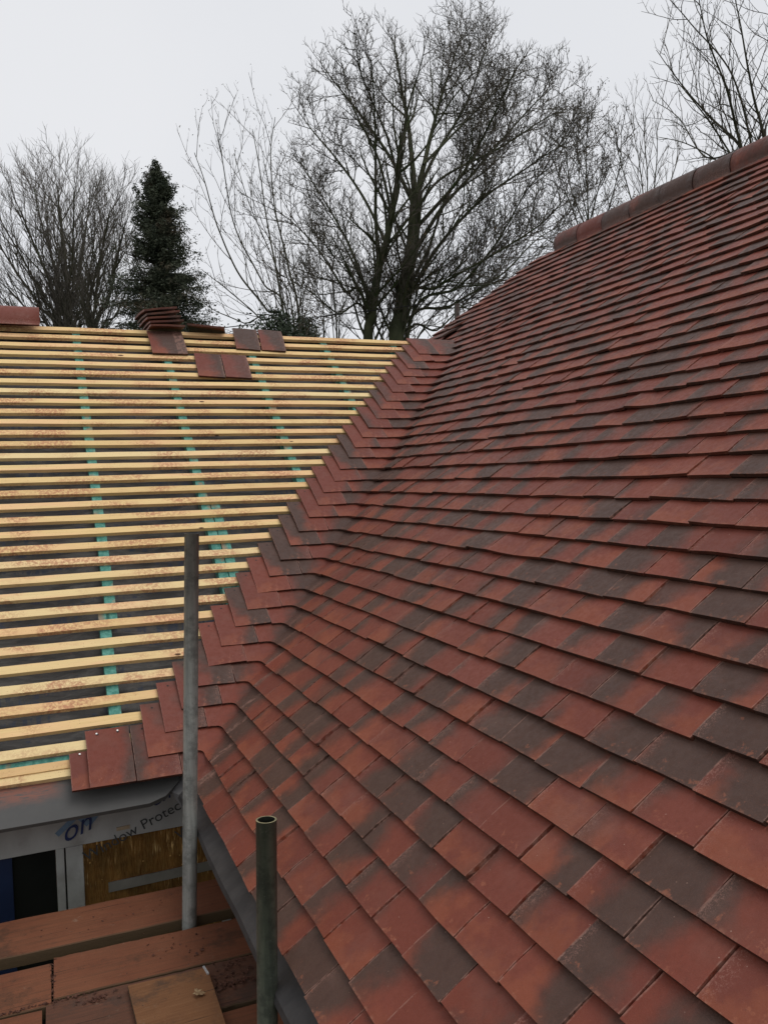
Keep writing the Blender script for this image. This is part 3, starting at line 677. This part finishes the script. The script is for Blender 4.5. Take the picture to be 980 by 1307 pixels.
def grow(big, fine, P, Rr, lev, cfg, tips):
    """spawn children along the branch P"""
    if lev >= len(cfg): 
        tips.append(P[-1]); return
    c = cfg[lev]; seg = np.linalg.norm(np.diff(P, axis=0), axis=1); L = seg.sum(); cum = np.concatenate([[0], np.cumsum(seg)])/L
    n = max(1, int(round(L*c['dens']*RNG.uniform(.8,1.2))))
    n = min(n, c.get('max', 60)); az = RNG.uniform(0, 6.28)
    for i in range(n):
        t = c['t0'] + (1-c['t0'])*(i+RNG.uniform(.1,.9))/n; t = min(t, .985)
        k = min(int(np.searchsorted(cum, t))-1, len(P)-2); k = max(k, 0); f = (t-cum[k])/(cum[k+1]-cum[k]+1e-9)
        p = P[k]+(P[k+1]-P[k])*f; d = unit(P[k+1]-P[k]); r = (Rr[k]+(Rr[k+1]-Rr[k])*f)
        az += 2.4+RNG.uniform(-.5,.5); x = unit(np.cross(d, V3(.2,.9,.35))); y = np.cross(d, x); side = x*math.cos(az)+y*math.sin(az)
        if side[2] < -.4 and RNG.random() < c.get('up', .6): side = -side
        an = R_(RNG.uniform(*c['ang'])); dd = unit(d*math.cos(an)+side*math.sin(an))
        ln = L*c['ratio']*(1-c.get('fall', .55)*t)*RNG.uniform(.65,1.25); ln = max(min(ln, c.get('lmax', 99)), c.get('lmin', .15))
        rr = max(min(r*.62, c['rmax']), c['rmin']); m = c['seg']; Q = [p]; st = ln/m; cur = dd
        for _ in range(m):
            cur = unit(cur + V3(0,0,c['trop']) + RNG.normal(0, c['wob'], 3)); Q.append(Q[-1]+cur*st)
        Q = np.array(Q); RR = rr*(1-np.linspace(0,1,m+1)*(1-c.get('tip', .4)))
        (big if rr > .02 else fine).add(Q, RR, 5 if rr > .03 else 3)
        grow(big, fine, Q, RR, lev+1, cfg, tips)
def make_tree(label, limbs, cfg, depth, spread, trunkmat=BARK, twigmat=TWIG, group=None, seeds=0, name='bare_tree', seedsize=.05, rs=.5):
    """limbs: list of (control points in photo position, base radius, tip radius); the whole stands 'depth' metres away"""
    base = at(limbs[0][0][0][0], limbs[0][0][0][1], depth); e = empty(name, (base[0], base[1], GZ), label, 'tree', group)
    big, fine, tips = Tubes(), Tubes(), []
    fwd = unit(V3(*(CR @ V3(0,1,0)))*V3(1,1,0))
    for li, (pts, r0, r1) in enumerate(limbs):
        off = RNG.uniform(-spread, spread) if li else 0.
        P = [at(px, py, depth + off*(i/(len(pts)-1))**1.3) for i, (px, py) in enumerate(pts)]
        if pts[0][1] > 400: P = [V3(P[0][0]+(P[0][0]-base[0])*-.3, P[0][1], GZ)] + P
        r0 = r0*rs*(1. if r0 > .24 else .85); r1 = max(r1*.7, .006); Q = smooth_path(P, 8*len(P)); Q[1:] += np.cumsum(RNG.normal(0, .012*r0/.1*.6, Q[1:].shape), axis=0)*.5
        if len(P) == len(pts)+1: u = np.linspace(0, 1, len(Q))
        else: u = np.linspace(0, 1, len(Q))
        RR = r0 + (r1-r0)*u**.8
        big.add(Q, RR, 12 if r0 > .12 else 7)
        cut = 6 if pts[0][1] > 400 else 2
        grow(big, fine, Q[cut:], RR[cut:], 0, cfg, tips)
    big.build('trunk', trunkmat, e); fine.build('crown', twigmat, e)
    if seeds and tips:
        V = []; Fc = []; idx = RNG.choice(len(tips), min(seeds, len(tips)), replace=False)
        for q in idx:
            p = tips[q]
            for _ in range(2):
                o = p + RNG.normal(0, .05, 3) - V3(0,0,.04); a = RNG.normal(0, 1, 3); b = RNG.normal(0, 1, 3); a = unit(a)*seedsize; b = unit(b)*seedsize*.7; k = len(V)
                V += [o-a*.5, o+b*.4, o+a*.5-V3(0,0,.03), o-b*.4]; Fc.append([k,k+1,k+2,k+3])
        me = bpy.data.meshes.new('seed_clusters'); me.from_pydata((np.array(V)-world_loc(e)).tolist(), [], Fc); me.materials.append(SEED)
        o = bpy.data.objects.new('seed_clusters', me); COL.objects.link(o); o.parent = e; o['kind'] = 'stuff'
    return e
GT = 'bare winter trees behind the roofs'
big_cfg = [dict(dens=3.5, t0=.30, ang=(20,50), ratio=.36, rmax=.042, rmin=.015, seg=8, trop=.02, wob=.06, fall=.5, lmax=2.5, max=24, tip=.3),
           dict(dens=4.6, t0=.12, ang=(28,60), ratio=.42, rmax=.018, rmin=.010, seg=5, trop=.02, wob=.10, fall=.4, lmax=1.1, max=9),
           dict(dens=8.5, t0=.15, ang=(25,60), ratio=.5, rmax=.010, rmin=.0075, seg=3, trop=.05, wob=.12, fall=.35, lmax=.55, max=6, lmin=.22),
           dict(dens=5.0, t0=.3, ang=(25,55), ratio=.5, rmax=.0068, rmin=.006, seg=2, trop=.06, wob=.12, fall=.3, lmax=.3, max=2, lmin=.16)]
mid_cfg = [dict(big_cfg[0], dens=2.6, rmax=.025), big_cfg[1], dict(big_cfg[2], max=5), ]
T1 = [([(508,460),(512,400),(522,330),(530,250)], .40, .22),
 ([(530,250),(524,180),(515,120),(507,75),(500,45)], .17, .012), ([(529,262),(546,190),(562,130),(578,80),(590,45)], .17, .012),
 ([(522,335),(560,270),(600,225),(648,170),(685,130),(708,110)], .13, .012), ([(513,395),(556,318),(610,258),(670,215),(722,180)], .13, .012),
 ([(532,290),(588,225),(628,150),(655,90)], .12, .012), ([(512,412),(560,365),(620,330),(690,285),(725,245)], .12, .012),
 ([(517,435),(575,390),(640,350),(685,305),(730,280)], .11, .012), ([(528,262),(500,205),(462,150),(430,110),(412,85)], .13, .012),
 ([(520,425),(585,365),(632,310),(672,240),(704,210)], .11, .012), ([(470,460),(474,400),(484,340),(497,290),(508,230),(512,180)], .27, .07),
 ([(484,345),(480,280),(480,200),(478,130),(474,75)], .13, .012), ([(474,395),(455,335),(434,290),(404,240),(382,205)], .12, .012),
 ([(492,310),(462,250),(426,200),(396,165),(378,140)], .10, .012), ([(468,405),(440,370),(408,322),(380,290),(358,272)], .11, .012),
 ([(500,275),(482,200),(450,135),(436,80)], .10, .012), ([(530,255),(552,205),(594,135),(616,75),(622,55)], .12, .012),
 ([(526,280),(560,230),(636,190),(690,155),(718,142)], .09, .012), ([(515,380),(545,320),(570,250),(612,190),(648,130)], .11, .012),
 ([(471,420),(430,400),(395,372),(360,352)], .08, .01), ([(518,445),(560,420),(610,372),(655,352)], .09, .012),
 ([(512,190),(520,140),(535,90),(545,50)], .09, .01), ([(508,230),(492,170),(462,100),(455,60)], .09, .01), ([(540,210),(580,170),(640,110),(670,90)], .09, .01)]
make_tree('tallest bare tree in the middle with twin dark trunks and a wide dense crown', T1, big_cfg, 22, 3.2, BARKG, TWIG, GT, 500, seedsize=.06, rs=.6)
lite_cfg = [dict(dens=2.1, t0=.15, ang=(16,40), ratio=.32, rmax=.016, rmin=.008, seg=7, trop=.05, wob=.06, fall=.5, lmax=1.4, max=20),
            dict(dens=3.0, t0=.2, ang=(20,46), ratio=.42, rmax=.008, rmin=.005, seg=5, trop=.07, wob=.09, fall=.4, lmax=1.2, max=7),
            dict(dens=3.6, t0=.3, ang=(22,52), ratio=.5, rmax=.0048, rmin=.0036, seg=3, trop=.06, wob=.12, fall=.4, lmax=.5, max=3, lmin=.18)]
T2 = [([(372,450),(362,400),(352,340),(340,280),(330,210),(322,165)], .09, .008), ([(366,445),(340,395),(305,350),(278,290),(262,235),(248,195)], .08, .008),
 ([(368,450),(330,405),(290,370),(258,345)], .06, .007), ([(384,440),(368,340),(352,270),(346,200),(352,150)], .08, .008), ([(372,435),(335,360),(300,290),(285,210),(278,170)], .06, .007),
 ([(388,450),(384,380),(392,320),(400,270)], .05, .007), ([(360,440),(310,412),(272,395),(245,375)], .05, .006), ([(376,430),(356,350),(318,260),(300,200)], .05, .007)]
make_tree('slender pale bare tree hung with seed clusters, between the conifer and the tallest tree', T2, lite_cfg, 17, 1.8, BARK, TWIG, GT, 650, seedsize=.04, rs=.5)
T2b = [([(414,450),(413,400),(411,350),(404,290),(398,240)], .07, .012), ([(430,450),(428,400),(424,350),(432,290),(440,240)], .09, .014), ([(432,440),(442,380),(450,330),(452,280)], .06, .01), ([(426,430),(408,390),(392,350)], .05, .01)]
make_tree('thin straight stemmed bare tree just left of the twin trunks', T2b, lite_cfg, 26, 1.5, BARK, TWIG, GT)
fan_cfg = [dict(dens=2.8, t0=.32, ang=(14,34), ratio=.30, rmax=.030, rmin=.014, seg=8, trop=.02, wob=.04, fall=.3, lmax=1.7, max=20),
           dict(dens=4.4, t0=.15, ang=(14,36), ratio=.5, rmax=.013, rmin=.008, seg=4, trop=.02, wob=.07, fall=.35, lmax=.8, max=8),
           dict(dens=8.0, t0=.2, ang=(14,40), ratio=.6, rmax=.0072, rmin=.0055, seg=3, trop=.03, wob=.10, fall=.3, lmax=.5, max=5, lmin=.25)]
fan_lite = [dict(fan_cfg[0], dens=2.0), dict(fan_cfg[1], dens=2.4), dict(fan_cfg[2], max=4)]
T3 = [([(88,450),(88,380),(82,320),(76,270),(72,232)], .26, .02), ([(80,440),(66,370),(46,318),(28,275),(16,250)], .18, .015), ([(78,450),(50,390),(20,345),(-4,306),(-24,280)], .17, .015),
 ([(90,440),(98,370),(106,318),(112,275),(115,245)], .18, .015), ([(84,420),(74,355),(58,300),(48,258),(44,235)], .16, .015), ([(70,450),(42,405),(12,370),(-20,345)], .13, .012),
 ([(93,445),(112,385),(126,335),(136,295),(141,268)], .15, .015), ([(40,450),(14,405),(-18,375),(-50,350)], .12, .012), ([(87,420),(92,340),(94,290),(95,238)], .15, .015),
 ([(82,445),(56,380),(30,330),(6,288),(-4,264)], .15, .012), ([(86,450),(78,380),(68,330),(60,280),(57,236)], .15, .012), ([(92,450),(106,400),(122,360),(138,310)], .12, .012), ([(96,450),(120,410),(140,375),(154,330)], .10, .01),
 ([(88,430),(84,360),(70,300),(66,262),(30,240)], .10, .01), ([(90,430),(96,350),(102,300),(126,256)], .10, .01)]
make_tree('bare tree with an even rounded dome of fine upright twigs at the far left', T3, fan_cfg, 30, 3.4, BARK, TWIGF, GT, rs=.62)
T3b = [([(118,450),(122,390),(128,340),(134,300),(140,272)], .17, .012), ([(122,440),(138,385),(148,335),(156,300),(160,285)], .15, .012), ([(128,450),(150,400),(170,350),(180,320)], .12, .01), ([(116,430),(112,370),(118,320),(122,285)], .12, .01)]
make_tree('narrower bare tree touching the left side of the dark conifer', T3b, fan_cfg, 28, 1.8, BARK, TWIG, GT, rs=.62)
T4 = [([(752,450),(755,380),(753,310),(750,250),(748,190),(752,150)], .15, .01), ([(752,340),(735,280),(715,230),(700,190)], .08, .008), ([(754,330),(775,270),(790,210),(792,160)], .08, .008),
 ([(752,300),(728,240),(722,180),(718,140)], .07, .008), ([(754,350),(720,320),(690,300),(668,280)], .07, .008), ([(753,280),(768,220),(772,170)], .06, .008), ([(753,360),(785,310),(800,260)], .07, .008), ([(752,290),(738,220),(738,160)], .06, .008)]
make_tree('twiggy bare tree with brown withered leaves behind the end of the tiled ridge', T4, mid_cfg, 25, 2.0, BARK, TWIG, GT, 1500, seedsize=.06, rs=.45)
T5 = [([(818,420),(820,330),(822,270),(816,210),(806,160)], .12, .008), ([(820,330),(832,260),(838,200),(838,155)], .07, .008), ([(820,320),(845,260),(862,210),(872,170)], .07, .008), ([(820,340),(860,280),(892,230),(915,190)], .07, .008),
 ([(820,310),(804,250),(790,200),(782,165)], .06, .008), ([(821,290),(826,230),(822,180),(824,150)], .05, .008)]
make_tree('small upright bare tree low behind the tiled ridge, left of the right-hand tree', T5, fan_lite, 27, 1.6, BARK, TWIGF, GT, rs=.6)
T6 = [([(985,420),(975,330),(962,260),(945,190),(905,150),(868,108),(836,64)], .20, .009), ([(962,255),(940,170),(925,110),(902,50),(888,-15)], .12, .01), ([(970,290),(978,200),(960,120),(945,40),(930,-40)], .13, .01),
 ([(966,280),(925,215),(880,185),(840,175)], .08, .008), ([(975,300),(1000,200),(1010,100),(985,10),(970,-50)], .13, .01), ([(945,190),(900,200),(865,150),(832,128)], .07, .008), ([(968,260),(955,170),(930,90),(880,30),(850,-5)], .09, .009),
 ([(978,300),(1030,220),(1060,120),(1070,30)], .12, .01), ([(965,250),(915,170),(885,130),(855,95)], .07, .008)]
ash_cfg = [dict(dens=2.8, t0=.10, ang=(25,50), ratio=.34, rmax=.02, rmin=.011, seg=8, trop=.04, wob=.11, fall=.45, lmax=2.1, max=24),
           dict(dens=3.2, t0=.15, ang=(28,55), ratio=.42, rmax=.010, rmin=.0065, seg=5, trop=.07, wob=.14, fall=.4, lmax=1.0, max=8),
           dict(dens=4.0, t0=.25, ang=(28,60), ratio=.5, rmax=.006, rmin=.0045, seg=3, trop=.10, wob=.15, fall=.4, lmax=.5, max=4, lmin=.2)]
make_tree('bare tree with crooked upturned twigs rising out of the top right of the view', T6, ash_cfg, 19, 2.6, BARK, TWIG, GT, 60, rs=.45)

# ---- evergreens
def foliage(name, parent, clumps, mat, leaf, per, kindv=1.):
    n = len(clumps)*per; C = np.repeat(np.array([c[0] for c in clumps]), per, 0); S = np.repeat(np.array([c[1] for c in clumps]), per, 0)
    C = C + RNG.normal(0, 1, (n,3))*S
    a = RNG.normal(0, 1, (n,3)); a /= np.linalg.norm(a, axis=1)[:,None]; a[:,2] = a[:,2]*.6-.35*kindv; b = np.cross(a, RNG.normal(0, 1, (n,3))); b /= np.linalg.norm(b, axis=1)[:,None]
    l = leaf*RNG.uniform(.5,1.5,(n,1)); V = np.stack([C, C+a*l*.5+b*l*.22, C+a*l, C+a*l*.5-b*l*.22], 1).reshape(-1,3) - world_loc(parent)
    me = bpy.data.meshes.new(name); Fc = np.arange(n*4).reshape(-1,4)
    me.vertices.add(len(V)); me.vertices.foreach_set('co', V.astype(np.float32).ravel()); me.loops.add(n*4); me.loops.foreach_set('vertex_index', Fc.astype(np.int32).ravel())
    me.polygons.add(n); me.polygons.foreach_set('loop_start', np.arange(0, n*4, 4, dtype=np.int32)); me.polygons.foreach_set('loop_total', np.full(n, 4, np.int32)); me.update(calc_edges=True)
    me.materials.append(mat); o = bpy.data.objects.new(name, me); COL.objects.link(o); o.parent = parent; return o
def conifer(px, top, depth, wpx, basepx, label, nb=150, leaf=.16, per=12, name='conifer', stop=.0):
    T = at(px, top, depth); e = empty(name, (T[0], T[1], GZ), label, 'tree'); H = T[2]-GZ
    tb = Tubes(); P = np.array([V3(T[0]+.06*math.sin(i*.9), T[1], GZ+H*i/14) for i in range(15)]); tb.add(P, np.linspace(.24, .02, 15), 8)
    vis = T[2] - at(px, basepx, depth)[2]; Rb = wpx/2*depth/F; cl = []
    for i in range(nb):
        f = (i+RNG.random())/nb; dz = .55 + f**1.1*(H*.6)
        rad = Rb*min(1.25, (dz/vis)**.86)*(RNG.uniform(.45,1.0) if RNG.random() < .8 else RNG.uniform(1.0,1.3))+.05; az = RNG.uniform(0, 6.283)
        p0 = V3(T[0], T[1], T[2]-dz); d = V3(math.cos(az), math.sin(az), 1.1 if f < .12 else (.45 if f < .35 else .1)); Q = [p0]
        for k in range(6): d = unit(d + V3(0,0,-.05 if k < 4 else .16)); Q.append(Q[-1]+d*rad/6)
        Q = np.array(Q); tb.add(Q, np.linspace(.03, .006, 7), 3)
        for k in range(1, 7):
            sp = .035 + .02*rad
            for _ in range(3 if dz < 3 else 4):
                side = RNG.normal(0, 1, 3)*V3(1,1,.5)*(.03+rad*.13)*(1-.07*k) - V3(0,0,.06)*RNG.random(); cl.append((Q[k]+side, V3(sp, sp, sp*.8)*RNG.uniform(.6,1.3)))
    for i in range(26):
        dz = .25+1.5*i/26; az = RNG.uniform(0, 6.28); d = V3(math.cos(az), math.sin(az), .9); Q = [V3(T[0], T[1], T[2]-dz)]; rad = .16+.38*dz*RNG.uniform(.6,1.3)
        for k in range(6): d = unit(d+V3(0,0,.06)); Q.append(Q[-1]+d*rad/5)
        tb.add(np.array(Q), np.linspace(.014,.005,7), 3)
        for k in range(2, 7):
            for _ in range(3): cl.append((Q[k]+RNG.normal(0,.022,3), V3(.028,.028,.05)))
    for i in range(16): cl.append((V3(T[0]+RNG.normal(0,.02), T[1], T[2]+.12-.035*i), V3(.014+.002*i,.014+.002*i,.05)))
    tb.build('trunk', BARK, e); foliage('crown', e, cl, NEEDLE, leaf, per)
    return e
conifer(201, 211, 24, 138, 415, 'dark green conifer with a ragged spire, flecked with brown twigs', nb=520, leaf=.062, per=17)
def bush(px, py, depth, wpx, label, name='evergreen_bush', mat=IVY, n=170, leaf=.10):
    T = at(px, py, depth); e = empty(name, (T[0], T[1], GZ), label, 'bush'); H = T[2]-GZ; W_ = wpx/2*depth/F; cl = []
    tb = Tubes()
    for i in range(7):
        a = RNG.uniform(0, 6.28); Q = [V3(T[0], T[1], GZ)]; d = V3(math.cos(a)*.12, math.sin(a)*.12, 1)
        for _ in range(6): d = unit(d+RNG.normal(0,.07,3)); Q.append(Q[-1]+d*H*.86/6)
        tb.add(np.array(Q), np.linspace(.06,.012,7), 5)
    tb.build('stem', BARK, e)
    for i in range(n):
        u = RNG.random()**.6; z = T[2]-min(H*.55, 1.5)*u; r = W_*(.35+.75*u)*math.sqrt(RNG.random()); a = RNG.uniform(0, 6.28)
        cl.append((V3(T[0]+r*math.cos(a), T[1]+r*math.sin(a)*.8, z-RNG.random()*.25), V3(.15,.15,.13)))
    foliage('crown', e, cl, mat, leaf*.7, 90); return e
bush(352, 392, 15, 78, 'dark green ivy clad bush above the ridge behind the two spaced loose tiles')
bush(388, 398, 20, 34, 'small dark conical evergreen right of the ivy clad bush', mat=NEEDLE)
bush(318, 412, 14, 30, 'lowest scrap of green bush just right of the ridge stack', n=50)
bush(8, 392, 22, 62, 'dark green bush behind the loose ridge tile at far left')

# overhead cable
A_, B_ = at(150, 415, 20), at(560, 368, 20); d = (B_-A_); tb = Tubes()
Q = np.array([A_+d*t - V3(0,0,1)*(.35*(1-((t-.5)/2.2)**2)) for t in np.linspace(-2, 3, 40)]); e = empty('overhead_cable', Q[0], 'thin dark overhead cable crossing behind the slender bare tree', 'cable'); tb.add(Q, np.full(40, .011), 6); tb.build('wire', BLACK, e)
for q in (Q[0], Q[-1]):
    mb = MB(); tube(mb, (q[0], q[1], GZ), (q[0], q[1], q[2]+.3), .12, .02, n=14, rim=0)
    tag(mb.build('utility_pole', BARK, loc=(q[0], q[1], GZ)), 'wooden pole holding one end of the overhead cable, outside the view', 'utility pole', 'poles of the overhead cable')

# ---- ground
mb = MB(); mb.box(-400, 400, -300, 600, GZ-.5, GZ); g = mb.build('ground', GRASS); g['kind'] = 'structure'

# ================================================================== LIGHT
w = bpy.data.worlds.new('World'); SC.world = w; w.use_nodes = True; nt = w.node_tree; bg = nt.nodes['Background']
sky = nt.nodes.new('ShaderNodeTexSky'); sky.sky_type = 'NISHITA'; sky.sun_disc = False; sky.sun_elevation = R_(48); sky.sun_rotation = R_(200); sky.dust_density = 3
hs = nt.nodes.new('ShaderNodeHueSaturation'); hs.inputs['Saturation'].default_value = .12; nt.links.new(sky.outputs[0], hs.inputs['Color'])
tc = nt.nodes.new('ShaderNodeTexCoord'); nz = nt.nodes.new('ShaderNodeTexNoise'); nz.inputs['Scale'].default_value = 1.6; nz.inputs['Detail'].default_value = 3; nt.links.new(tc.outputs['Generated'], nz.inputs['Vector'])
cr = nt.nodes.new('ShaderNodeValToRGB'); cr.color_ramp.elements[0].position = .3; cr.color_ramp.elements[0].color = (6.75,7.0,7.5,1); cr.color_ramp.elements[1].position = .7; cr.color_ramp.elements[1].color = (7.9,8.0,8.3,1)
nt.links.new(nz.outputs[0], cr.inputs[0])
mx = nt.nodes.new('ShaderNodeMix'); mx.data_type = 'RGBA'; mx.inputs[0].default_value = .9; nt.links.new(hs.outputs[0], mx.inputs[6]); nt.links.new(cr.outputs[0], mx.inputs[7])
nt.links.new(mx.outputs[2], bg.inputs['Color']); bg.inputs['Strength'].default_value = .108
sd = bpy.data.lights.new('sun', 'SUN'); sd.energy = 1.0; sd.angle = R_(35); sd.color = (1, .97, .93); so = bpy.data.objects.new('sun', sd); COL.objects.link(so)
so.rotation_euler = Vector((-.30, .25, -1.)).to_track_quat('-Z', 'Y').to_euler(); so.location = (0, -5, 12)
vs = SC.view_settings; vs.view_transform = 'Standard'; vs.look = 'None'; vs.exposure = 0; vs.gamma = 1; vs.use_curve_mapping = False
SC.cycles.max_bounces = 6
